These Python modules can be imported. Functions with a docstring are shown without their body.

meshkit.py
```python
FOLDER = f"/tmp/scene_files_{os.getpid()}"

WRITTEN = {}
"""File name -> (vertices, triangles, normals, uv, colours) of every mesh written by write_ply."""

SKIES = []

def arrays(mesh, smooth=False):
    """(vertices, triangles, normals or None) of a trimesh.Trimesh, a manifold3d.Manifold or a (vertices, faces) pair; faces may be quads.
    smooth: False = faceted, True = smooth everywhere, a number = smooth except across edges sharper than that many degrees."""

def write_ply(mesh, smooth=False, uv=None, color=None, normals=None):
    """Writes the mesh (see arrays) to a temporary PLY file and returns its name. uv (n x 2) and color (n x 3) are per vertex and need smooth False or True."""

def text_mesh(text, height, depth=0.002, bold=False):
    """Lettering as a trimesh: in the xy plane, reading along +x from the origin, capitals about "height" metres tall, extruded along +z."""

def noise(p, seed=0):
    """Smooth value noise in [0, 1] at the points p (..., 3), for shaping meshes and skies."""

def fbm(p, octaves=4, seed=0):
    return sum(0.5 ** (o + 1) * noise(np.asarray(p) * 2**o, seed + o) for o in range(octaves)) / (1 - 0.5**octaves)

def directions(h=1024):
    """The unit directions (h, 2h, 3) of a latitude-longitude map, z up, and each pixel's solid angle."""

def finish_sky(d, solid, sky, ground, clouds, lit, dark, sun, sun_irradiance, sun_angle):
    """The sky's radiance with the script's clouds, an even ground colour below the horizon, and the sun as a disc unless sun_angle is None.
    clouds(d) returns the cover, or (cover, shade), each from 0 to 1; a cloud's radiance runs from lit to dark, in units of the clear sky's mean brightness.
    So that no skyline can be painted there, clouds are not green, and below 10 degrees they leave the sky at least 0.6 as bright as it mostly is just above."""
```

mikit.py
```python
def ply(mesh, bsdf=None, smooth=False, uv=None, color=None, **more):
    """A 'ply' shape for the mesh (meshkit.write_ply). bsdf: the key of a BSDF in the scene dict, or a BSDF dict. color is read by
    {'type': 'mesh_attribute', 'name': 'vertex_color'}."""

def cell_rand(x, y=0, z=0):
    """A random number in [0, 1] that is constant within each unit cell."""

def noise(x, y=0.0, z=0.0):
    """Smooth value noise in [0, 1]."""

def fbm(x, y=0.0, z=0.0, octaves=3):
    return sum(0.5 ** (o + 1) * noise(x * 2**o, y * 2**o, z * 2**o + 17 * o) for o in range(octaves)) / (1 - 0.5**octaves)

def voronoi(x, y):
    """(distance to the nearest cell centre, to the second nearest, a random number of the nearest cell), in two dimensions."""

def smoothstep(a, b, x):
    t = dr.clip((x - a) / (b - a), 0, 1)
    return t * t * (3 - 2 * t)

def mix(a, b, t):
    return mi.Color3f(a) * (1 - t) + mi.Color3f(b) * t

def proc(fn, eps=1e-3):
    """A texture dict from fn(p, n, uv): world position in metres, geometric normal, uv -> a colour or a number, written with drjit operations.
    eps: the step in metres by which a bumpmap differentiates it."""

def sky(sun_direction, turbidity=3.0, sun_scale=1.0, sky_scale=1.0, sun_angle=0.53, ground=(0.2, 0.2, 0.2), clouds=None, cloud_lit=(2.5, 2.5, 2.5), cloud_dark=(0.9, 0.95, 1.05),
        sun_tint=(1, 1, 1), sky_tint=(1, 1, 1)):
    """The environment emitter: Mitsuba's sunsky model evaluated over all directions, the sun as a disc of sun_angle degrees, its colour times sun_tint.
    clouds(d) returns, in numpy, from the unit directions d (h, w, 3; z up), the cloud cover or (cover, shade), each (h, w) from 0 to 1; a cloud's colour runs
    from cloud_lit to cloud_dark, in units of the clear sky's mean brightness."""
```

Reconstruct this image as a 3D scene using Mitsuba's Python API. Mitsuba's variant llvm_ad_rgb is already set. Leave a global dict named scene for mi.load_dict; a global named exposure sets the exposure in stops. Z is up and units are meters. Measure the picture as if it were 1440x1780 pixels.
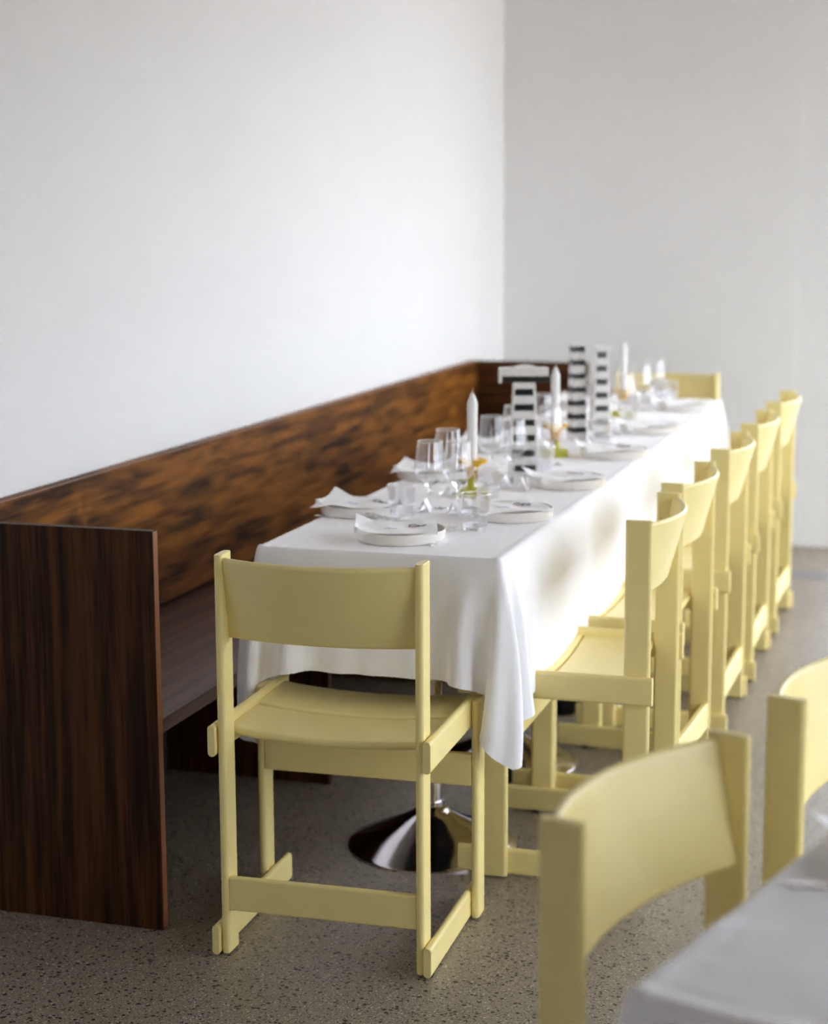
import math, random
import numpy as np
import trimesh
import mitsuba as mi
import drjit as dr
import mikit, meshkit
from mikit import noise, fbm, voronoi, cell_rand, smoothstep, mix, proc

T = mi.ScalarTransform4f
PI = math.pi
rng = random.Random(7)
scene, labels = {}, {}

# ------------------------------------------------------------------ camera, sky, exposure
CAM = np.array([1.1317, -3.0043, 1.4025])
YAW, PITCH, ROLL, FPX = 0.3046, -0.1653, -0.0045, 3129.15
_f = np.array([-math.sin(YAW) * math.cos(PITCH), math.cos(YAW) * math.cos(PITCH), math.sin(PITCH)])
_r = np.array([math.cos(YAW), math.sin(YAW), 0.0])
_u = np.cross(_r, _f)
_up = -math.sin(ROLL) * _r + math.cos(ROLL) * _u
exposure = 3.15
scene['camera'] = {
    'type': 'thinlens', 'fov': math.degrees(2 * math.atan(720 / FPX)), 'fov_axis': 'x',
    'aperture_radius': 0.010, 'focus_distance': 3.18, 'near_clip': 0.05, 'far_clip': 200.0,
    'to_world': T().look_at(origin=CAM.tolist(), target=(CAM + _f).tolist(), up=_up.tolist())}


def clouds(d):
    n = meshkit.fbm(d * np.array([2.0, 2.0, 4.0]) + 3.1, octaves=4, seed=4)
    return np.clip(0.55 + 0.9 * n, 0, 1), np.clip(1.4 * n - 0.35, 0, 1)


scene['sky'] = mikit.sky((-0.75, -0.25, 0.62), turbidity=3.5, sun_scale=0.0, sky_scale=1.0, ground=(0.30, 0.27, 0.24),
                         clouds=clouds, cloud_lit=(6.1, 6.5, 7.1), cloud_dark=(4.2, 4.5, 5.0))

# ------------------------------------------------------------------ materials


def mat(key, d, two=True):
    scene[key] = {'type': 'twosided', 'm': d} if two else d
    return key


def pr(color, rough=0.5, **k):
    c = color if isinstance(color, dict) else {'type': 'rgb', 'value': list(color)}
    return {'type': 'principled', 'base_color': c, 'roughness': rough, **k}


def plaster(p, n, uv):
    m = fbm(p.x * 1.3 + 5, p.y * 1.3, p.z * 1.3, 3)
    return mix((0.80, 0.795, 0.785), (0.84, 0.835, 0.825), m)


def terrazzo(p, n, uv):
    base = mix((0.175, 0.146, 0.107), (0.24, 0.203, 0.156), fbm(p.x * 3, p.y * 3, 0.0, 3))
    fine = noise(p.x * 420, p.y * 420)
    col = base * (0.62 + 0.76 * fine)
    for s, lim, dark, off in ((84.0, 0.33, (0.022, 0.016, 0.012), 0.0), (140.0, 0.30, (0.045, 0.034, 0.025), 31.7), (120.0, 0.24, (0.48, 0.43, 0.37), 77.3)):
        d1, d2, r = voronoi(p.x * s + off, p.y * s * 1.02 - off)
        size = lim * (0.35 + 0.9 * cell_rand(r * 9973.0, 3.0))
        on = dr.select(r < 0.42, smoothstep(size + 0.09, size - 0.03, d1 + 0.18 * noise(p.x * s * 3, p.y * s * 3)), 0.0)
        col = mix(col, dark, on)
    return col


def wood_fn(along, a, b, scale=1.0, mottled=0.0):
    def fn(p, n, uv):
        l, (c, d) = (p.z, (p.x, p.y)) if along == 'z' else (p.y, (p.z, p.x)) if along == 'y' else (p.x, (p.z, p.y))
        w = noise(l * 1.7, c * 3.0, d * 3.0) * 0.9
        g = fbm(l * 3.0 * scale, (c + 0.02 * w) * 55.0, d * 55.0, 4)
        fine = fbm(l * 9.0, c * 260.0, d * 260.0, 2)
        t = 0.62 * g + 0.38 * fine
        t = smoothstep(0.28, 0.72, t)
        if mottled:
            wl, wc = l + 0.05 * (noise(l * 6.0, c * 9.0, 4.0) - 0.5), c + 0.03 * (noise(l * 5.0, c * 8.0, 9.0) - 0.5)
            mot = fbm(wl * 7.0, wc * 44.0 + 3.0, 2.0, 5)
            broad = fbm(l * 1.6, c * 5.0, 7.0, 2)
            knot = dr.exp(-(dr.square((l - 0.64) * 20.0) + dr.square((c - 0.70) * 13.0)))
            t = dr.clip(t * (1 - mottled) + mottled * smoothstep(0.26, 0.84, mot) + 0.35 * (broad - 0.5) + knot * (noise(l * 45, c * 30) - 0.45), 0, 1)
        return mix(a, b, t)
    return fn


mat('plaster', pr(proc(plaster), 0.85, specular=0.2))
mat('unseen_ceiling_paint', pr((0.58, 0.53, 0.48), 0.9, specular=0.1))  # out of view overhead, tone chosen for the light it bounces
mat('unseen_wall_warm', pr((0.52, 0.37, 0.25), 0.8, specular=0.2))  # unseen wall behind the camera, warm tone chosen for its bounce light
mat('unseen_wall_grey', pr((0.48, 0.43, 0.39), 0.8, specular=0.2))  # unseen right wall, tone chosen to limit bounce light
mat('terrazzo', pr(proc(terrazzo), 0.42, specular=0.6, clearcoat=1.0, clearcoat_gloss=0.75))
mat('dark_strip', pr((0.16, 0.15, 0.15), 0.5))
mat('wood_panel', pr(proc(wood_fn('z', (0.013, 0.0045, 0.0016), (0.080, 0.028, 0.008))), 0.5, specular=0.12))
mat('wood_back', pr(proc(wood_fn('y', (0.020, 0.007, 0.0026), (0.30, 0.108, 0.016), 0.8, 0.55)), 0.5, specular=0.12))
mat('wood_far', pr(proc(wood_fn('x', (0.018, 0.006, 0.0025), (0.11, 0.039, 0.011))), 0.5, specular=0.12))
mat('wood_seat', pr(proc(wood_fn('y', (0.055, 0.026, 0.018), (0.12, 0.058, 0.038))), 0.42, specular=0.5))
mat('wood_edge', pr((0.22, 0.085, 0.035), 0.35, specular=0.5))
mat('paint_yellow', pr((0.77, 0.645, 0.27), 0.34, specular=0.5))
mat('rubber', pr((0.012, 0.012, 0.012), 0.6))
mat('linen', pr((0.86, 0.855, 0.87), 0.9, specular=0.12, sheen=0.2))
mat('laminate', pr((0.05, 0.045, 0.04), 0.5))
mat('chrome', {'type': 'roughconductor', 'material': 'Cr', 'alpha': 0.025})
mat('steel', {'type': 'roughconductor', 'material': 'Ag', 'alpha': 0.16, 'specular_reflectance': {'type': 'rgb', 'value': [0.82, 0.82, 0.83]}})
mat('stoneware', pr((0.80, 0.775, 0.73), 0.32, specular=0.5))
mat('paper', pr((0.86, 0.855, 0.85), 0.85, specular=0.1))
mat('card', pr((0.88, 0.88, 0.91), 0.8, specular=0.1))
mat('ink_navy', pr((0.03, 0.06, 0.13), 0.7))
mat('ink_blue', pr((0.20, 0.27, 0.60), 0.7))
mat('ink_pink', pr((0.75, 0.30, 0.30), 0.7))
mat('wax', pr((0.88, 0.875, 0.86), 0.4, specular=0.4))
mat('wick', pr((0.55, 0.45, 0.33), 0.8))
mat('glaze_black', pr((0.012, 0.016, 0.018), 0.12, specular=0.5))
mat('glaze_white', pr((0.80, 0.785, 0.765), 0.18, specular=0.5))
mat('amber_glass', pr((0.62, 0.345, 0.008), 0.32, specular=0.25))
mat('lime_glass', pr((0.48, 0.47, 0.05), 0.30, specular=0.25))
mat('glass', {'type': 'dielectric', 'int_ior': 1.5, 'ext_ior': 1.0}, two=False)
mat('thin_glass', {'type': 'thindielectric', 'int_ior': 1.72, 'specular_transmittance': {'type': 'rgb', 'value': [0.955, 0.955, 0.97]}}, two=False)
mat('window_metal', pr((0.30, 0.30, 0.30), 0.5))
mat('pane_glass', {'type': 'thindielectric', 'int_ior': 1.5}, two=False)

# ------------------------------------------------------------------ helpers


def tag(key, label=None, cat=None, group=None, kind=None):
    d = {}
    for k, v in (('label', label), ('category', cat), ('group', group), ('kind', kind)):
        if v:
            d[k] = v
    labels[key] = d


used = {}


def numbered(name):
    n = used.get(name, 0)
    used[name] = n + 1
    return name if n == 0 else '%s_%03d' % (name, n)


def put(key, shape, tw=None):
    key = numbered(key)
    scene[key] = {**shape, 'to_world': tw} if tw is not None else shape
    return key


def place(x, y, z=0.0, rz=0.0, s=1.0):
    return T().translate([x, y, z]).rotate([0, 0, 1], math.degrees(rz)).scale(s)


def box(x0, x1, y0, y1, z0, z1, c=0.0):
    """A box with chamfered edges c."""
    if c <= 0:
        m = trimesh.creation.box((x1 - x0, y1 - y0, z1 - z0))
        m.apply_translation(((x0 + x1) / 2, (y0 + y1) / 2, (z0 + z1) / 2))
        return m
    pts = []
    for sx in (0, 1):
        for sy in (0, 1):
            for sz in (0, 1):
                X, Y, Z = (x0, x1)[sx], (y0, y1)[sy], (z0, z1)[sz]
                dx, dy, dz = (c, -c)[sx], (c, -c)[sy], (c, -c)[sz]
                pts += [(X, Y + dy, Z + dz), (X + dx, Y, Z + dz), (X + dx, Y + dy, Z)]
    return trimesh.convex.convex_hull(np.array(pts))


def stadium(w, h, n=7, r=None):
    """Outline w wide, h tall, centred, rounded corners r (default: fully round short sides)."""
    r = min(w, h) / 2 - 1e-5 if r is None else r
    out = []
    for cx, cy, a0 in ((w / 2 - r, h / 2 - r, 0), (-w / 2 + r, h / 2 - r, 90), (-w / 2 + r, -h / 2 + r, 180), (w / 2 - r, -h / 2 + r, 270)):
        for i in range(n):
            a = math.radians(a0 + 90 * i / (n - 1))
            out.append((cx + r * math.cos(a), cy + r * math.sin(a)))
    return np.array(out)


def rings_mesh(rings, cap=True, closed=False):
    """Joins rings (k, n, 3) of equal size into a mesh, flat caps as fans."""
    R = np.asarray(rings, float)
    k, n, _ = R.shape
    V = R.reshape(-1, 3)
    F = []
    for i in range(k - 1 + closed):
        a, b = i * n, ((i + 1) % k) * n
        for j in range(n):
            j2 = (j + 1) % n
            F += [(a + j, a + j2, b + j2), (a + j, b + j2, b + j)]
    V = list(V)
    if cap and not closed:
        c0, c1 = len(V), len(V) + 1
        V += [R[0].mean(0), R[-1].mean(0)]
        for j in range(n):
            j2 = (j + 1) % n
            F += [(c0, j2, j), (c1, (k - 1) * n + j, (k - 1) * n + j2)]
    m = trimesh.Trimesh(np.array(V), np.array(F), process=False)
    if m.volume < 0:
        m.invert()
    return m


def bar(out, axis, a0, a1, cx, cy, c=0.0012):
    """Outline extruded along axis from a0 to a1, its ends chamfered by c."""
    w = np.abs(out).max(0)
    k = 1 - c / w
    rings = []
    for a, s in ((a0, k), (a0 + c, np.ones(2)), (a1 - c, np.ones(2)), (a1, k)):
        p = out * s
        q = np.zeros((len(p), 3))
        if axis == 'z':
            q[:, 0], q[:, 1], q[:, 2] = p[:, 0] + cx, p[:, 1] + cy, a
        elif axis == 'y':
            q[:, 0], q[:, 1], q[:, 2] = p[:, 0] + cx, a, p[:, 1] + cy
        else:
            q[:, 0], q[:, 1], q[:, 2] = a, p[:, 0] + cx, p[:, 1] + cy
        rings.append(q)
    return rings_mesh(rings)


def lathe(profile, n=40):
    """Closed or axis-touching profile of (r, z) turned about z."""
    P = np.array(profile, float)
    a = np.linspace(0, 2 * PI, n, endpoint=False)
    closed = np.linalg.norm(P[0] - P[-1]) < 1e-9
    if closed:
        P = P[:-1]
    R = np.stack([np.stack([r * np.cos(a), r * np.sin(a), np.full(n, z)], 1) for r, z in P])
    m = rings_mesh(R, cap=False, closed=closed)
    m.merge_vertices()
    m.update_faces(m.nondegenerate_faces())
    if m.volume < 0:
        m.invert()
    return m


def spline(pts, n):
    """Catmull-Rom through (r, z) points, n steps per span."""
    P = np.array(pts, float)
    P = np.vstack([2 * P[0] - P[1], P, 2 * P[-1] - P[-2]])
    out = []
    for i in range(1, len(P) - 2):
        for t in np.linspace(0, 1, n, endpoint=False):
            a, b, c, d = P[i - 1:i + 3]
            out.append(0.5 * (2 * b + (c - a) * t + (2 * a - 5 * b + 4 * c - d) * t ** 2 + (3 * b - a - 3 * c + d) * t ** 3))
    out.append(P[-2])
    return [tuple(x) for x in out]


ply = mikit.ply
cat = trimesh.util.concatenate

# ------------------------------------------------------------------ the room
WX, WY = -0.855, 4.62          # planes of the left wall and the back wall
RX, FY, CZ = 2.35, -6.0, 3.1    # right wall, wall behind the camera, ceiling: all out of view


def struct(key, mesh, bsdf, label=None):
    scene[key] = ply(mesh, bsdf)
    labels[key] = {'kind': 'structure', **({'label': label} if label else {})}


struct('floor', box(WX - 0.15, RX + 0.15, FY - 0.15, WY + 0.15, -0.12, 0.0), 'terrazzo', 'speckled beige terrazzo floor running under the table and chairs')
struct('wall_left', box(WX - 0.15, WX, FY - 0.15, WY + 0.15, 0, CZ), 'plaster', 'tall plain white plaster wall behind the wooden bench')
DX0, DX1 = 0.58, 2.20
bw = trimesh.boolean.difference([box(WX - 0.15, RX + 0.15, WY, WY + 0.15, 0, CZ), box(0.40, 0.56, WY - 0.1, WY + 0.003, -0.1, 2.11), box(DX0, DX1, WY - 0.1, WY + 0.3, 0.03, 2.80)], engine='manifold')
struct('wall_back', bw, 'plaster', 'white wall at the far end of the room with a shallow recess')
fw = trimesh.boolean.difference([box(WX - 0.15, RX + 0.15, FY - 0.15, FY, 0, CZ), box(0.2, 1.7, FY - 0.2, FY + 0.1, 0.85, 2.05)], engine='manifold')
struct('wall_front', fw, 'unseen_wall_warm')
fr = trimesh.boolean.difference([box(0.2, 1.7, FY - 0.11, FY - 0.05, 0.85, 2.05), box(0.25, 1.65, FY - 0.2, FY, 0.90, 2.00)], engine='manifold')
struct('unseen_window_5', fr, 'window_metal')  # out of view behind the camera, placed to brighten camera-facing sides
scene['unseen_window_5__pane'] = ply(box(0.25, 1.65, FY - 0.08, FY - 0.079, 0.90, 2.00).slice_plane((0, FY - 0.0795, 0), (0, 1, 0)), 'pane_glass')
struct('ceiling', box(WX - 0.15, RX + 0.15, FY - 0.15, WY + 0.15, CZ, CZ + 0.15), 'unseen_ceiling_paint')
WIN = [(-1.45, -0.10, 0.35, 1.95), (0.00, 1.50, 0.35, 2.00), (1.60, 3.01, 0.02, 2.80), (3.09, 4.56, 0.02, 2.95)]  # openings out of view, placed and sized to light walls and far floor
rw = box(RX, RX + 0.15, FY - 0.15, WY + 0.15, 0, CZ)
for a, b, WZ0, WZ1 in WIN:
    rw = trimesh.boolean.difference([rw, box(RX - 0.1, RX + 0.3, a, b, WZ0, WZ1)], engine='manifold')
struct('wall_right', rw, 'unseen_wall_grey')
for i, (a, b, WZ0, WZ1) in enumerate(WIN):
    k = 'unseen_window_%d' % (i + 1)
    fr = trimesh.boolean.difference([box(RX + 0.05, RX + 0.11, a, b, WZ0, WZ1), box(RX, RX + 0.2, a + 0.05, b - 0.05, WZ0 + 0.05, WZ1 - 0.05)], engine='manifold')
    struct(k, fr, 'window_metal')
    scene[k + '__pane'] = ply(box(RX + 0.08, RX + 0.081, a + 0.05, b - 0.05, WZ0 + 0.05, WZ1 - 0.05).slice_plane((RX + 0.0805, 0, 0), (1, 0, 0)), 'pane_glass')
fr = trimesh.boolean.difference([box(DX0, DX1, WY + 0.05, WY + 0.11, 0.03, 2.80), box(DX0 + 0.05, DX1 - 0.05, WY, WY + 0.2, 0.08, 2.75)], engine='manifold')
struct('unseen_door_1', fr, 'window_metal')  # glass door out of view, placed to brighten the far floor and corner
scene['unseen_door_1__pane'] = ply(box(DX0 + 0.05, DX1 - 0.05, WY + 0.08, WY + 0.081, 0.08, 2.75).slice_plane((0, WY + 0.0805, 0), (0, 1, 0)), 'pane_glass')
struct('baseboard_back', box(WX, 0.40, WY - 0.012, WY, 0, 0.035), 'dark_strip')
struct('dark_band_1', box(-0.2, 2.6, 3.93, 4.07, 0.0, 0.0012), 'dark_strip')  # thin darker band across the far floor

# ------------------------------------------------------------------ the bench
BX0, BX1, BH = WX + 0.004, -0.3594, 0.803     # back plane, front of the side panels, height
BY0, BY1 = 0.0707, 4.0867
BK = BX0 + 0.034                              # front face of the backrest
tag('bench', 'long dark wooden bench with high back and panel ends along the white wall', 'bench')


def bpart(name, mesh, bsdf, label=None):
    k = put('bench__' + name, ply(mesh, bsdf))
    if label:
        labels[k] = {'label': label}
    return k


pn = bpart('end_panel', box(BX0, BX1, BY0, BY0 + 0.022, 0.0, BH, 0.0012), 'wood_panel', 'dark brown end panel nearest to the front')
put(pn + '__edge_band', ply(box(BX1 - 0.0005, BX1 + 0.0012, BY0 + 0.0015, BY0 + 0.0205, 0.004, BH - 0.0015, 0.0005), 'wood_edge'))
pn = bpart('end_panel', box(BX0, BX1, BY1 - 0.022, BY1, 0.0, BH, 0.0012), 'wood_far', 'end panel far along the wall')
bk = bpart('backrest', box(BX0, BK, BY0 + 0.0225, BY1 - 0.0225, 0.425, BH, 0.0012), 'wood_back', 'orange brown mottled wood backrest')
put(bk + '__edge_band', ply(box(BK - 0.004, BK + 0.0008, BY0 + 0.023, BY1 - 0.023, BH - 0.001, BH + 0.0012), 'wood_edge'))
bpart('seat', box(BX0 + 0.001, -0.381, BY0 + 0.0225, BY1 - 0.0225, 0.383, 0.413, 0.0015), 'wood_seat')
for y in (1.03, 2.03, 3.03):
    bpart('support', box(BX0 + 0.05, BX1, y, y + 0.022, 0.0, 0.3825, 0.001), 'wood_panel')
bpart('rear_rail', box(BX0 + 0.001, BX0 + 0.022, BY0 + 0.023, BY1 - 0.023, 0.0, 0.382), 'wood_panel')

# ------------------------------------------------------------------ the chair, once
WR, TH, DP, EX, LF = 0.2009, 0.0161, 0.0554, 0.0083, 0.293
CH, LEGH, RT, RB, RUN = 0.78, 0.453, 0.4565, 0.3952, 0.0613
FEND = LF + 2 * DP + 0.002


def curved_board(section, ends, steps, centre):
    """section: outline (s, t); swept over u in [-1, 1]; centre(u, s, t) -> point."""
    rings = []
    for u in np.linspace(-1, 1, steps):
        rings.append([centre(u, s, t) for s, t in section])
    return rings_mesh(rings)


def back_point(u, s, t):
    # s runs over the board's height, t through its thickness
    h = (s + 0.0775) / 0.155
    z = 0.6165 + 0.157 * h
    y0 = 0.041 - 0.030 * h
    sag = 0.030 + 0.014 * h
    y = y0 - sag * (1 - u * u) + t
    return (u * (WR - TH), y, z + 0.19 * t)


def long_outline(w, h, n=5, m=9):
    """Thin outline, w long and h thick, with points along the long sides."""
    r = h / 2
    xs = np.linspace(-w / 2 + r, w / 2 - r, m)
    out = [(x, -r) for x in xs]
    out += [(w / 2 - r + r * math.sin(a), -r * math.cos(a)) for a in np.linspace(0, PI, n + 2)[1:-1]]
    out += [(x, r) for x in xs[::-1]]
    out += [(-w / 2 + r - r * math.sin(a), r * math.cos(a)) for a in np.linspace(0, PI, n + 2)[1:-1]]
    return np.array(out)


def seat_fn(y0, y1, lift0, lift1):
    def f(u, s, t):
        k = (s - (-0.5 * (y1 - y0))) / (y1 - y0)
        z = 0.430 + lift0 + (lift1 - lift0) * k - 0.013 * (1 - u * u)
        return (u * (WR - 0.0008), (y0 + y1) / 2 + s, z + t)
    return f


def make_chair_parts():
    post = stadium(TH, DP)
    rail = stadium(TH - 0.0006, RT - RB)
    run = stadium(TH - 0.0006, RUN - 0.003)
    P = []
    for s in (-1, 1):
        P.append(('rear_post', bar(post, 'z', 0.004, CH, s * (WR - TH / 2), DP / 2), 'paint_yellow', 35))
    for s in (-1, 1):
        P.append(('front_leg', bar(post, 'z', 0.004, LEGH, s * (WR + 1.5 * TH + 0.0004), LF + DP / 2), 'paint_yellow', 35))
    for s in (-1, 1):
        P.append(('seat_rail', bar(rail, 'y', -EX, FEND, s * (WR + TH / 2 + 0.0002), (RT + RB) / 2), 'paint_yellow', 35))
    for s in (-1, 1):
        P.append(('floor_runner', bar(run, 'y', -EX, FEND, s * (WR + TH / 2 + 0.0002), (RUN + 0.004) / 2), 'paint_yellow', 35))
    o = long_outline(0.164, 0.0165)
    P.append(('seat_board', curved_board(o, 1, 21, seat_fn(0.0575, 0.2215, 0.0, 0.0005)), 'paint_yellow', 35))
    P.append(('seat_board', curved_board(o, 1, 21, seat_fn(0.2225, 0.3865, 0.0045, 0.006)), 'paint_yellow', 35))
    P.append(('backrest', curved_board(long_outline(0.155, 0.0135), 1, 25, back_point), 'paint_yellow', 35))
    P.append(('apron', bar(stadium(0.016, 0.066, r=0.003), 'x', -WR - TH - 0.0002, WR + TH + 0.0002, LF + 0.0095, 0.311), 'paint_yellow', 35))
    P.append(('stretcher', bar(stadium(0.016, 0.066, r=0.004), 'x', -WR + TH, WR - TH, 0.0125, 0.123), 'paint_yellow', 35))
    for sx in (-1, 1):
        for y in (0.012, LF + 0.04):
            P.append(('foot_glide', lathe([(0, 0), (0.0075, 0), (0.0085, 0.004), (0.0085, 0.0068), (0, 0.0068)], 16).apply_translation((sx * (WR + TH * 0.42), y, 0)), 'rubber', 30))
    return [(n, ply(m, b, smooth=a)) for n, m, b, a in P]


CHAIR = make_chair_parts()


def chair(x, y, rz, label, group=None):
    k = numbered('dining_chair')
    tag(k, label, 'chair', group)
    for n, d in CHAIR:
        put(k + '__' + n, d, place(x, y, 0, rz))
    return k


chair(0.0, 0.0, 0.0299, 'pale yellow wooden chair at the near short end of the table, back to us')
SIDE = [(0.5125, 0.7725, 0.0074), (0.5044, 1.2996, -0.0452), (0.5181, 1.9369, -0.0025), (0.5217, 2.5375, 0.0037), (0.5246, 3.1752, -0.0132)]
SL = ['nearest yellow chair of the row along the table, part of its seat showing',
      'second yellow chair from the front in the row along the long table',
      'middle yellow chair of the five in the row along the long table',
      'fourth yellow chair from the front in the row along the long table',
      'last yellow chair of the row along the table, nearest the back wall']
for (x, y, a), t in zip(SIDE, SL):
    chair(x, y, PI / 2 + a, t, 'chairs in the row along the table')
chair(-0.025, 4.0, PI + 0.0, 'yellow chair at the far short end, only its back above the cloth')
PA = -0.3238
chair(0.7765, -1.0601, -PI / 2 + PA, 'blurred yellow chair in front, at the corner of the small table', 'chairs at the small table')
chair(0.9496, -0.512, -PI / 2 + PA, 'blurred yellow chair cut off by the picture edge beside the small table', 'chairs at the small table')

# ------------------------------------------------------------------ tables under the cloth
TZ = 0.735
CS = 0.538 / 34           # the grid of the cloth
TX0, TX1, TY0, TY1 = -0.262, 0.276, 0.305, 0.305 + 198 * CS


def pedestal(key, cx, cy, hx, y0, y1, label, group=None, rz=0.0, r=0.19):
    k = numbered(key)
    tag(k, label, 'table', group)
    w = place(cx, cy, 0, rz)
    put(k + '__tabletop', ply(box(-hx, hx, y0 - cy, y1 - cy, TZ - 0.031, TZ - 0.0045, 0.003), 'laminate'), w)
    prof = [(0, 0.0), (r, 0.0), (r, 0.004)] + spline([(r - 0.002, 0.006), (r * 0.80, 0.024), (r * 0.5, 0.050), (r * 0.26, 0.074), (0.034, 0.089), (0.0275, 0.094)], 6) + [(0.0275, 0.104), (0.0, 0.104)]
    put(k + '__base', ply(lathe(prof, 72), 'chrome', smooth=40), w)
    put(k + '__column', ply(lathe([(0, 0.1035), (0.0225, 0.1035), (0.0225, TZ - 0.045), (0.0, TZ - 0.045)], 40), 'chrome', smooth=40), w)
    put(k + '__bracket', ply(box(-0.15, 0.15, -0.15, 0.15, TZ - 0.0452, TZ - 0.0312, 0.004), 'rubber'), w)


cuts = [TY0 + 0.018, 1.02, 1.65, 2.28, 2.91, TY1 - 0.018]
bases = [0.70, 1.34, 1.965, 2.595, 3.18]
PL = ['chrome pedestal table nearest to us under the long white cloth', 'second pedestal table from the front under the long white cloth',
      'middle pedestal table under the long white cloth', 'fourth pedestal table from the front under the long white cloth', 'last pedestal table before the back wall under the long white cloth']
for i in range(5):
    pedestal('pedestal_table', (TX0 + TX1) / 2, bases[i], 0.252, cuts[i] + 0.0005, cuts[i + 1] - 0.0005, PL[i], 'pedestal tables under the long cloth')


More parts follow.
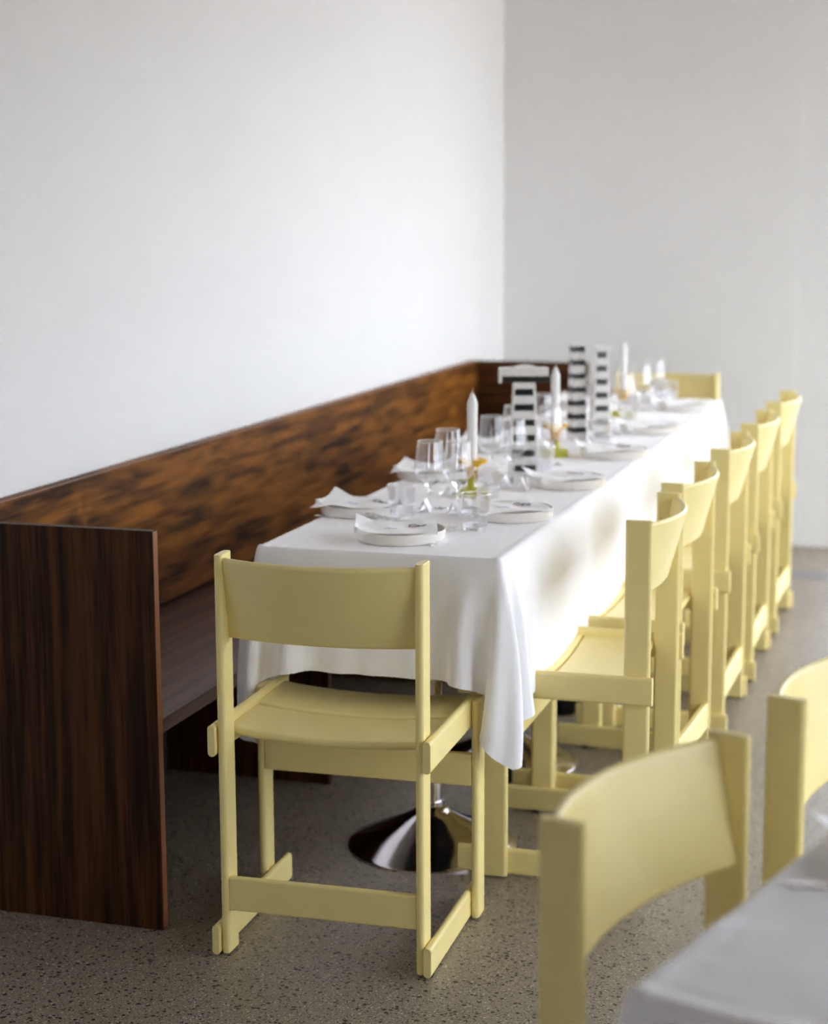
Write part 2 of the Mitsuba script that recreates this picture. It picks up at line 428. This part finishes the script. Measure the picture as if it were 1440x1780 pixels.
def drape(x0, x1, y0, y1, drop, step, boxes, seed, frames=170, up=3, kick=0.05, crumple=0.0, start=None):
    """A rectangular cloth let fall over a table top: position-based dynamics on a grid, the top held still.
    drop: overhang at -x, +x, -y, +y. boxes: (centre x, y, turn, x range, y range, z range) that it must not enter."""
    dx0, dx1, dy0, dy1 = drop
    nx, ny = int(round((x1 - x0 + dx0 + dx1) / step)) + 1, int(round((y1 - y0 + dy0 + dy1) / step)) + 1
    a, b = np.meshgrid(np.linspace(x0 - dx0, x1 + dx1, nx), np.linspace(y0 - dy0, y1 + dy1, ny), indexing='ij')
    # the cloth's own corners are rounded
    ux, uy = np.maximum(np.maximum((x0 - a) / dx0, (a - x1) / dx1), 0), np.maximum(np.maximum((y0 - b) / dy0, (b - y1) / dy1), 0)
    cf = np.where((ux > 0) & (uy > 0), np.maximum(ux, uy) / np.maximum((ux ** 4 + uy ** 4) ** 0.25, 1e-9), 1.0)
    a, b = np.where(cf < 1, np.clip(a, x0, x1) + cf * (a - np.clip(a, x0, x1)), a), np.where(cf < 1, np.clip(b, y0, y1) + cf * (b - np.clip(b, y0, y1)), b)
    P = np.stack([a, b, np.full_like(a, TZ)], -1)
    if crumple:
        P[..., 2] += crumple * (meshkit.fbm(P * 16, 3, seed) - 0.5)
    held = (a > x0 + step / 2) & (a < x1 - step / 2) & (b > y0 + step / 2) & (b < y1 - step / 2)
    W = np.where(held, 0.0, 1.0)[..., None]
    P[..., 2] -= np.where(held, 0, kick * np.hypot(np.maximum(np.maximum(x0 - a, a - x1), 0), np.maximum(np.maximum(y0 - b, b - y1), 0)))
    jig = (meshkit.fbm(np.stack([a * 9, b * 9, 0 * a + seed], -1), 2, seed) - 0.5)[..., None] * np.array([0.6, 0.6, 0.2]) * step
    P += W * jig
    from scipy.ndimage import map_coordinates, gaussian_filter
    if start is not None:      # a coarser grid that has come to rest already
        sn, sm = start.shape[:2]
        at = np.stack(np.meshgrid(np.linspace(0, sn - 1, nx), np.linspace(0, sm - 1, ny), indexing='ij'))
        P = np.where(W > 0, np.stack([map_coordinates(start[..., c], at, order=3, mode='nearest') for c in range(3)], -1), P)
    Q = P.copy()
    R0 = np.stack([a, b, 0 * a], -1)
    S = slice
    pairs = []
    for di, dj, k in ((1, 0, 1.0), (0, 1, 1.0), (1, 1, 0.45), (1, -1, 0.45), (2, 0, 0.16), (0, 2, 0.16)):
        for col in range(2 * max(di, abs(dj)) if max(di, abs(dj)) > 1 else 2):
            q = max(di, abs(dj))
            I = np.arange(nx - di) if di else np.arange(nx)
            J = np.arange(max(-dj, 0), ny - max(dj, 0))
            if di:
                I = I[(I // q) % 2 == col % 2]
            else:
                J = J[(J // q) % 2 == col % 2]
            if col >= 2:
                continue
            ii, jj = np.meshgrid(I, J, indexing='ij')
            fa, fb = (ii * ny + jj).ravel(), ((ii + di) * ny + jj + dj).ravel()
            wf = W.reshape(-1)
            ok = (wf[fa] + wf[fb]) > 0
            fa, fb = fa[ok], fb[ok]
            ws = wf[fa] + wf[fb]
            L = np.linalg.norm(R0.reshape(-1, 3)[fa] - R0.reshape(-1, 3)[fb], axis=1)[:, None]
            pairs.append((fa, fb, L, (k * wf[fa] / ws)[:, None], (k * wf[fb] / ws)[:, None]))
    free = np.nonzero(W.reshape(-1) > 0)[0]
    dt = 1 / 60.0
    eps = 0.0035
    solids = [((x0 + x1) / 2, (y0 + y1) / 2, 0.0, ((x0 - x1) / 2 + 0.004, (x1 - x0) / 2 - 0.004), ((y0 - y1) / 2 + 0.004, (y1 - y0) / 2 - 0.004), (TZ - 0.16, TZ - 0.0035))] + boxes
    for f in range(frames):
        V = (P - Q) * (0.965 if f < frames * 0.7 else 0.88)
        Q = P.copy()
        P = P + W * (V + np.array([0, 0, -9.8 * dt * dt]))
        X = P.reshape(-1, 3)
        for it in range(9 if start is None else 12):
            for fa, fb, L, ka, kb in pairs:
                d = X[fb] - X[fa]
                n = np.sqrt(np.einsum('ij,ij->i', d, d))[:, None]
                d *= (n - L) / n
                X[fa] += ka * d
                X[fb] -= kb * d
            if it % 3 == 0:
                Y = X[free]
                for cx, cy, rz, rx, ry, rzz in solids:
                    c, s = math.cos(rz), math.sin(rz)
                    u, v = Y[:, 0] - cx, Y[:, 1] - cy
                    l = np.stack([c * u + s * v, -s * u + c * v, Y[:, 2]], 1)
                    lo = np.array([rx[0], ry[0], rzz[0]]) - eps
                    hi = np.array([rx[1], ry[1], rzz[1]]) + eps
                    ins = ((l > lo) & (l < hi)).all(1)
                    if ins.any():
                        m_ = l[ins]
                        dist = np.concatenate([m_ - lo, hi - m_], 1)
                        j = dist.argmin(1)
                        r_ = np.arange(len(m_))
                        m_[r_, j % 3] = np.where(j < 3, lo[j % 3], hi[j % 3])
                        Y[ins, 0], Y[ins, 1], Y[ins, 2] = cx + c * m_[:, 0] - s * m_[:, 1], cy + s * m_[:, 0] + c * m_[:, 1], m_[:, 2]
                        w_ = free[ins]
                        Q.reshape(-1, 3)[w_] += 0.5 * (Y[ins] - Q.reshape(-1, 3)[w_])
                X[free] = Y
        P = X.reshape(nx, ny, 3)
    if up == 0:
        return P
    G = np.stack([gaussian_filter(P[..., c], 0.7, mode='nearest') for c in range(3)], -1)
    P = np.where(W > 0, 0.7 * G + 0.3 * P, P)
    n, m = (nx - 1) * up + 1, (ny - 1) * up + 1
    at = np.stack(np.meshgrid(np.linspace(0, nx - 1, n), np.linspace(0, ny - 1, m), indexing='ij'))
    P = np.stack([map_coordinates(P[..., c], at, order=3, mode='nearest') for c in range(3)], -1)
    i = (np.arange(n - 1)[:, None] * m + np.arange(m - 1)[None]).ravel()
    F = np.vstack([np.stack([i, i + m, i + m + 1], 1), np.stack([i, i + m + 1, i + 1], 1)])
    return trimesh.Trimesh(P.reshape(-1, 3), F, process=False)


def chair_boxes(x, y, rz):
    o = []
    for sd in (-1, 1):
        o.append((x, y, rz, (min(sd * WR, sd * (WR + TH)), max(sd * WR, sd * (WR + TH))), (-EX, FEND), (RB, RT)))
        o.append((x, y, rz, (min(sd * (WR + TH), sd * (WR + 2 * TH)), max(sd * (WR + TH), sd * (WR + 2 * TH))), (LF, LF + DP), (0, LEGH)))
    o.append((x, y, rz, (-WR, WR), (0.057, 0.387), (0.405, 0.440)))
    return o


BOXES = chair_boxes(0.0, 0.0, 0.0299) + chair_boxes(-0.025, 4.0, PI)
BOXES.append((0, 0, 0, (BX0, BX1 - 0.02), (BY0, BY1), (0.0, 0.413)))
DROP = (18 * CS, 18 * CS, 14 * CS, 14 * CS)
_rest = drape(TX0, TX1, TY0, TY1, DROP, 2 * CS, BOXES, 3, up=0)
scene['tablecloth'] = ply(drape(TX0, TX1, TY0, TY1, DROP, CS, BOXES, 3, 36, 3, start=_rest), 'linen', smooth=True)
tag('tablecloth', 'long white linen tablecloth draped over the row of tables', 'tablecloth')

# the small table near the camera, turned a little
SX, SY, SA = 0.842, -1.561, PA + 0.040
pedestal('pedestal_table', 0.0, 0.0, 0.248, -0.318, 0.318, 'table under the white cloth in the lower corner, chairs tucked in', None, SA, 0.165)
SW, SLN = 0.56, 0.70
_c, _s = math.cos(SA), math.sin(SA)


def small(x, y):
    return SX + _c * x - _s * y, SY + _s * x + _c * y


_cx, _cy = small(SW / 2, SLN / 2)
for k in list(scene):
    if k.startswith('pedestal_table_005__'):
        scene[k] = {**scene[k], 'to_world': place(_cx, _cy, 0, SA)}
m = drape(0, SW, 0, SLN, (0.24, 0.24, 0.24, 0.24), 0.02, [], 9, 110, 4, 0.05, 0.008)
scene['tablecloth_001'] = ply(m, 'linen', smooth=True)
scene['tablecloth_001']['to_world'] = place(SX, SY, 0, SA)
tag('tablecloth_001', 'rumpled white tablecloth on the small table in the lower corner', 'tablecloth')

# ------------------------------------------------------------------ tableware, once each
PR = 0.093


def make_plate():
    r = PR
    prof = [(0, 0.0), (r * 0.88, 0.0)] + spline([(r * 0.95, 0.001), (r * 0.985, 0.006), (r, 0.021), (r * 0.992, 0.0235)], 4) + spline([(r * 0.975, 0.0225), (r * 0.945, 0.010), (r * 0.86, 0.0055), (r * 0.4, 0.0045), (0, 0.0045)], 4)
    return ply(lathe(prof, 64), 'stoneware', smooth=50)


def napkin_z(x, y, seed):
    """Height of the paper above the table: it bridges the plate and rises at its corners."""
    rr = np.hypot(x, y)
    base = 0.0252 - 0.0035 * np.clip(1 - (rr / 0.088) ** 2, 0, 1)
    base = base + 0.0025 * np.sin(x * 62 + seed) * np.cos(y * 48 + 2 * seed)
    over = np.clip(rr - 0.088, 0, 1)
    curl = np.where((x < -0.02) & (y > -0.07), 0.55, -0.20 * (rr > 0)) * over
    return np.maximum(base, np.where(rr > 0.084, 0.0245, 0.012)) + curl + 0.0006


def napkin_meshes(seed, w=0.170, h=0.150, rot=0.3):
    u, v = np.meshgrid(np.linspace(-w / 2, w / 2, 34), np.linspace(-h / 2, h / 2, 32), indexing='ij')
    c, s = math.cos(rot), math.sin(rot)
    X, Y = c * u - s * v - 0.008, s * u + c * v - 0.006
    Z = napkin_z(X, Y, seed)
    th = 0.0004
    n, m_ = X.shape
    i = (np.arange(n - 1)[:, None] * m_ + np.arange(m_ - 1)[None]).ravel()
    F = np.vstack([np.stack([i, i + m_, i + m_ + 1], 1), np.stack([i, i + m_ + 1, i + 1], 1)])
    V = np.stack([X, Y, Z], -1).reshape(-1, 3)
    top = trimesh.Trimesh(V + (0, 0, th), F, process=False)
    return top, (c, s)


def print_mesh(text, h, seed, x, y, rz, bold=True):
    t = meshkit.text_mesh(text, h, 0.0004, bold)
    t = t.subdivide() if len(t.faces) < 300 else t
    V = t.vertices.copy()
    c, s = math.cos(rz), math.sin(rz)
    px, py = c * V[:, 0] - s * V[:, 1] + x, s * V[:, 0] + c * V[:, 1] + y
    return trimesh.Trimesh(np.stack([px, py, napkin_z(px, py, seed) + 0.0008 + V[:, 2]], 1), t.faces, process=False)


def swoosh(seed, x, y, rz, L=0.034):
    a = np.linspace(0, 1, 16)
    up = np.stack([(a - 0.5) * L, 0.004 * np.sin(a * PI * 1.5) - 0.008], 1)
    w = 0.0016 * np.sin(PI * np.clip(a, 0.04, 0.96)) + 0.0003
    c, s = math.cos(rz), math.sin(rz)
    P = np.vstack([up + np.stack([0 * a, w], 1), up - np.stack([0 * a, w], 1)])
    px, py = c * P[:, 0] - s * P[:, 1] + x, s * P[:, 0] + c * P[:, 1] + y
    i = np.arange(15)
    F = np.vstack([np.stack([i, i + 16, i + 17], 1), np.stack([i, i + 17, i + 1], 1)])
    return trimesh.Trimesh(np.stack([px, py, napkin_z(px, py, seed) + 0.0011], 1), F, process=False)


def make_wineglass():
    H = 0.155
    foot = [(0.0, 0.0), (0.0300, 0.0), (0.0303, 0.0012), (0.0290, 0.002), (0.015, 0.0045), (0.006, 0.008), (0.0036, 0.016), (0.0034, 0.036), (0.0042, 0.044), (0.0080, 0.0500), (0.0215, 0.0660), (0.0200, 0.0662), (0.0060, 0.0545), (0, 0.0540)]
    bowl = [(0.0214, 0.0664), (0.0335, 0.0800), (0.0358, 0.0850), (0.0362, 0.0905), (0.0350, 0.103), (0.0318, 0.128), (0.0282, H - 0.0012)]
    tor = [(0.0282 + 0.0007 * math.cos(a), H - 0.0006 + 0.0009 * math.sin(a)) for a in np.linspace(0, 2 * PI, 9)]
    return (('bowl', ply(sheet(bowl, 48), 'thin_glass', smooth=32)), ('rim', ply(lathe(tor, 48), 'glass', smooth=60)),
            ('stem', ply(lathe(foot, 40), 'glass', smooth=32)))


def sheet(profile, n):
    """An open profile of (r, z) turned about z: a thin shell."""
    P = np.array(profile, float)
    a = np.linspace(0, 2 * PI, n, endpoint=False)
    m = rings_mesh(np.stack([np.stack([r * np.cos(a), r * np.sin(a), np.full(n, z)], 1) for r, z in P]), cap=False)
    return m


def make_tumbler():
    wall = [(0.0268, 0.0085), (0.0275, 0.034), (0.0285, 0.0365), (0.0302, 0.038), (0.0306, 0.040), (0.0315, 0.0775)]
    inner = [(0.0250, 0.0090), (0.0257, 0.034), (0.0270, 0.0372), (0.0286, 0.040), (0.0297, 0.0775)]
    base = [(0, 0), (0.0255, 0), (0.0268, 0.0015), (0.0270, 0.0084), (0, 0.0084)]
    tor = [(0.0314 + 0.0010 * math.cos(a), 0.0780 + 0.0012 * math.sin(a)) for a in np.linspace(0, 2 * PI, 9)]
    ring = [(0.0296 + 0.0011 * math.cos(a), 0.0376 + 0.0012 * math.sin(a)) for a in np.linspace(0, 2 * PI, 9)]
    return (('wall', ply(sheet(wall, 48), 'thin_glass', smooth=32)), ('rim', ply(lathe(tor, 48), 'glass', smooth=60)),
            ('inner_wall', ply(sheet(inner, 48), 'thin_glass', smooth=32)), ('step', ply(lathe(ring, 48), 'glass', smooth=60)), ('base', ply(lathe(base, 48), 'glass', smooth=32)))


def make_card():
    # a folded tent card: two leaning leaves with a little thickness
    w, h, s, t = 0.042, 0.028, 0.0145, 0.0005
    left = [(-s, 0), (-s + t, 0), (0, h - t * 2), (0, h)]
    right = [(s - t, 0), (s, 0), (0, h), (0, h - t * 2)]
    parts = []
    for o in (left, right):
        r = [[(x, y, z) for x, z in o] for y in (-w / 2, w / 2)]
        parts.append(rings_mesh(r))
    return [ply(q, 'card') for q in parts]


def make_candle():
    return ply(lathe([(0, 0.0), (0.0105, 0.0), (0.0112, 0.001), (0.0122, 0.139), (0.0120, 0.142), (0.0085, 0.152), (0.0045, 0.162), (0.002, 0.166), (0, 0.1662)], 28), 'wax', smooth=40)


def make_wick():
    P = [(0, 0, 0.165), (0.0003, 0, 0.169), (0.001, 0, 0.173), (0.0022, 0, 0.1765)]
    rings = [[(x + 0.0009 * math.cos(a), y + 0.0009 * math.sin(a), z) for a in np.linspace(0, 2 * PI, 7)[:-1]] for x, y, z in P]
    return ply(rings_mesh(rings), 'wick')


def make_holder():
    base = [(0, 0), (0.0362, 0), (0.0368, 0.0015), (0.0368, 0.016), (0.0352, 0.0185), (0.017, 0.0195)] + spline([(0.0125, 0.0225), (0.0118, 0.032), (0.0122, 0.044)], 4) + [(0, 0.044)]
    cup = [(0, 0.0442), (0.0122, 0.0442)] + spline([(0.0124, 0.046), (0.0138, 0.060), (0.0165, 0.070), (0.024, 0.077), (0.0345, 0.080)], 4) + [(0.0352, 0.0812), (0.0352, 0.0875), (0.0340, 0.0888), (0.0135, 0.0885), (0.0128, 0.080), (0, 0.080)]
    return ply(lathe(base, 48), 'lime_glass', smooth=35), ply(lathe(cup, 48), 'amber_glass', smooth=35)


PLATE, GLASS, TUMBLER, CARD, CANDLE, WICK = make_plate(), make_wineglass(), make_tumbler(), make_card(), make_candle(), make_wick()
HBASE, HCUP = make_holder()


def knife_mesh():
    from shapely.geometry import Polygon
    blade = [(0.0, -0.0035), (0.080, -0.0042), (0.083, -0.008), (0.150, -0.0085), (0.172, -0.004), (0.178, 0.003), (0.170, 0.006), (0.083, 0.0058), (0.080, 0.0045), (0.0, 0.0042), (-0.006, 0.0)]
    m = trimesh.creation.extrude_polygon(Polygon(blade), 0.0022, engine='earcut')
    return m


def fork_mesh():
    from shapely.geometry import Polygon, box as sbox
    from shapely.ops import unary_union
    out = Polygon([(0, -0.0042), (0.06, -0.0028), (0.105, -0.0026), (0.118, -0.006), (0.126, -0.0105), (0.135, -0.0115), (0.135, 0.0115), (0.126, 0.0105), (0.118, 0.006), (0.105, 0.0026), (0.06, 0.0028), (0, 0.0042), (-0.004, 0)])
    tines = [sbox(0.134, -0.0115 + i * 0.0066, 0.172, -0.0115 + i * 0.0066 + 0.0032) for i in range(4)]
    g = unary_union([out] + tines)
    m = trimesh.creation.extrude_polygon(g, 0.0018, engine='earcut')
    m = m.subdivide_to_size(0.012)
    x = m.vertices[:, 0]
    m.vertices[:, 2] += 0.011 * np.exp(-((x - 0.108) / 0.03) ** 2) + 0.004 * np.clip((x - 0.135) / 0.037, 0, 1)
    return m


KNIFE, FORK = ply(knife_mesh(), 'steel', smooth=30), ply(fork_mesh(), 'steel', smooth=40)

NAPS = {}


def setting(cx, cy, rz, where, fork=None, knife=None, seed=0, printed=True):
    """Plate with a printed paper napkin on it; fork and knife as (dx, dy, angle)."""
    k = put('plate', PLATE, place(cx, cy, TZ + 0.0006, rz))
    tag(k, 'small white stoneware plate with upright rim ' + where, 'plate', 'white plates set on the tables')
    if seed not in NAPS:
        top, _ = napkin_meshes(seed)
        NAPS[seed] = (ply(top, 'paper', smooth=True),
                      ply(print_mesh('Csil', 0.017, seed, 0.002, 0.034, -0.30), 'ink_navy'),
                      ply(swoosh(seed, 0.018, 0.030, -0.30), 'ink_pink'),
                      ply(print_mesh('liorno', 0.0075, seed, -0.030, -0.014, 0.10, False), 'ink_blue'))
    w = place(cx, cy, TZ + 0.0006, rz)
    nk = numbered('paper_napkin')
    tag(nk, 'printed white paper napkin on the plate ' + where, 'napkin', 'paper napkins on the plates')
    a, b, c, d = NAPS[seed]
    put(nk + '__sheet', a, w)
    if printed:
        put(nk + '__lettering', b, w)
        put(nk + '__swoosh', c, w)
        put(nk + '__small_print', d, w)
    if fork:
        f = put('fork', FORK, place(fork[0], fork[1], TZ + 0.0016, fork[2], 1.15))
        tag(f, 'steel fork beside the plate ' + where, 'fork', 'forks on the tablecloth')
    if knife:
        f = put('table_knife', KNIFE, place(knife[0], knife[1], TZ + 0.0016, knife[2]))
        tag(f, 'steel table knife beside the plate ' + where, 'knife', 'knives on the tablecloth')


setting(0.008, 0.478, 0.0, 'at the near short end of the long table', fork=(0.094, 0.414, math.radians(94)), seed=1)
setting(-0.176, 0.765, -0.35, 'nearest to us on the bench side', fork=(-0.258, 0.690, math.radians(-4)), seed=2)
WORD = ['nearest to us', 'second from the front', 'third from the front', 'fourth from the front', 'farthest from us']
for i, (x, y) in enumerate([(0.160, 0.800), (0.178, 1.290), (0.182, 1.850), (0.180, 2.430), (0.180, 3.090)]):
    setting(x, y, 0.25 + 0.1 * math.sin(i * 2.1), WORD[i] + ' on the chair side', seed=3 + i % 2, printed=i < 3)
for i, y in enumerate([1.33, 1.90, 2.47, 3.06]):
    setting(-0.178, y, -0.4 + 0.15 * math.cos(i), WORD[i + 1] + ' on the bench side', seed=2 if i % 2 else 5, printed=i < 1)
setting(0.01, 3.33, PI, 'at the far short end of the long table', seed=3, printed=False)
setting(1.103, -1.140, 0.4, 'on the small table in the lower corner', knife=(0.975, -1.254, 0.10), seed=5)

# wine glasses: one for each seat along the middle of the table
GL = [(-0.045, 0.861, 'first wine glass from the front, in front of the bench side plate'),
      (0.017, 0.878, 'front wine glass on the chair side, beside the yellow candle holder'),
      (-0.068, 1.085, 'wine glass just behind the front pair, left of the first candle'),
      (-0.039, 1.385, 'wine glass left of the T-topped striped tower'),
      (0.030, 1.330, 'wine glass right in front of the T-topped striped tower'),
      (-0.044, 1.640, 'wine glass behind the T-topped striped tower, next to the bench'),
      (-0.046, 1.965, 'wine glass behind the second candle on the bench side'),
      (0.052, 1.640, 'wine glass in front of the second candle holder'),
      (-0.020, 2.520, 'wine glass beside the two tall striped towers on the bench side'),
      (0.060, 2.640, 'wine glass behind the tallest striped tower'),
      (0.045, 3.020, 'wine glass right of the third candle'),
      (0.060, 3.200, 'last wine glass before the far end of the long table')]
for x, y, t in GL:
    k = numbered('wine_glass')
    for n, d in GLASS:
        put(k + '__' + n, d, place(x, y, TZ + 0.0008))
    tag(k, t, 'wine glass', 'wine glasses along the middle of the table')
TL = [(-0.061, 0.700, 'low clear tumbler with a step behind the front plate, nearest the bench'),
      (0.128, 0.625, 'low clear tumbler between the front plate and the first chair side plate'),
      (0.056, 0.985, 'clear tumbler beside the first yellow candle holder'),
      (0.085, 1.420, 'clear tumbler right of the T-topped striped tower'),
      (-0.050, 1.770, 'clear tumbler at the foot of the second candle holder'),
      (0.105, 2.020, 'clear tumbler in front of the tallest striped tower'),
      (0.090, 2.560, 'clear tumbler in front of the third candle holder'),
      (0.105, 3.230, 'clear tumbler in front of the far yellow chair back'),
      (0.055, 3.330, 'clear tumbler at the far end, left of the last chair side plate')]
for x, y, t in TL:
    k = numbered('tumbler')
    for n, d in TUMBLER:
        put(k + '__' + n, d, place(x, y, TZ + 0.0008))
    tag(k, t, 'tumbler', 'clear tumblers along the middle of the table')
for x, y, rz, t in [(-0.046, 0.826, 0.10, 'white folded place card behind the tumbler nearest the bench'),
                    (0.027, 0.808, 0.05, 'white folded place card behind the front plate'),
                    (0.036, 1.225, 0.10, 'left of two folded cards before the T-topped tower'),
                    (0.088, 1.190, 0.20, 'right of two folded cards before the T-topped tower'),
                    (0.090, 1.960, 0.15, 'white folded place card right of the second candle holder'),
                    (0.100, 2.330, 0.2, 'white folded place card behind the tallest striped tower'),
                    (0.060, 3.150, 0.1, 'white folded place card near the far end of the long table')]:
    k = numbered('place_card')
    tag(k, t, 'place card', 'folded place cards on the long table')
    for d in CARD:
        put(k + '__leaf', d, place(x, y, TZ + 0.0008, rz))
NTH = ['first', 'second', 'third']
for i, (x, y) in enumerate([(-0.003, 1.067), (0.026, 1.812), (0.024, 2.805)]):
    k = numbered('candle_holder')
    tag(k, '%s amber and lime candle holder from the front of the long table' % NTH[i], 'candle holder', 'candle holders on the long table')
    put(k + '__base', HBASE, place(x, y, TZ + 0.0006))
    put(k + '__cup', HCUP, place(x, y, TZ + 0.0006))
    k = numbered('candle')
    tag(k, '%s tall white candle from the front, standing in a yellow holder' % NTH[i], 'candle', 'white candles on the long table')
    put(k + '__stick', CANDLE, place(x, y, TZ + 0.0012 + 0.0800, 0.0))
    put(k + '__wick', WICK, place(x, y, TZ + 0.0012 + 0.0800, 0.0))


# ------------------------------------------------------------------ black and white striped towers
def tower(x, y, rz, w_top, w_bot, d_top, d_bot, h, first, period, label, wide=0.72, thick=0.0165):
    """A tapering white body with black tiles set round it, from the height first downwards."""
    k = numbered('striped_tower')
    tag(k, label, 'sculpture', 'striped towers on the long table')
    w = place(x, y, TZ + 0.0006, rz)

    def ring(z, fw, grow):
        t = z / h
        hx, hy = w_bot + (w_top - w_bot) * t, d_bot + (d_top - d_bot) * t
        return [(a, b, z) for a, b in stadium(hx * fw + grow, hy + 2 * grow if fw < 1 else hy + grow, 3, 0.002)]
    put(k + '__body', ply(rings_mesh([ring(0, 1, 0), ring(h, 1, 0)]), 'glaze_white', smooth=50), w)
    z = first
    while z > thick:
        put(k + '__black_tile', ply(rings_mesh([ring(z - thick, wide, 0.0012), ring(z, wide, 0.0012)]), 'glaze_black', smooth=50), w)  # narrow tiles leave side faces white, imitating daylight reflected in black glaze
        z -= period
    return k, w


k, w = tower(0.028, 1.445, 0.28, 0.056, 0.080, 0.046, 0.064, 0.2385, 0.2225, 0.0388, 'black and white striped tower with a wide T-shaped top', 0.80)
put(k + '__black_bar', ply(box(-0.054, 0.062, -0.019, 0.019, 0.2387, 0.2540, 0.0015), 'glaze_black'), w)
bar_out = np.array([(-0.0565, 0.2543), (0.062, 0.2543), (0.0625, 0.272), (0.060, 0.2745)] + [(0.003 + 0.026 * math.cos(a), 0.2745 + 0.006 * math.sin(a)) for a in np.linspace(0.12, PI - 0.12, 9)] + [(-0.0545, 0.2745), (-0.0565, 0.272)])
put(k + '__white_bar', ply(rings_mesh([[(a, -0.0195, b) for a, b in bar_out], [(a, 0.0195, b) for a, b in bar_out]]), 'glaze_white'), w)
put(k + '__white_end', ply(box(-0.0645, -0.0568, -0.0195, 0.0195, 0.2360, 0.2743, 0.002), 'glaze_white'), w)
tower(0.006, 2.180, 0.62, 0.034, 0.046, 0.034, 0.046, 0.2775, 0.2765, 0.0395, 'straight striped tower behind the second candle, black at its very top', 1.0)
k, w = tower(0.080, 2.160, 0.42, 0.036, 0.060, 0.036, 0.056, 0.264, 0.2625, 0.0387, 'tapering striped tower with a white cap, right of the straight one', 0.74)
put(k + '__cap', ply(box(-0.0235, 0.0235, -0.021, 0.021, 0.2645, 0.281, 0.002), 'glaze_white'), w)
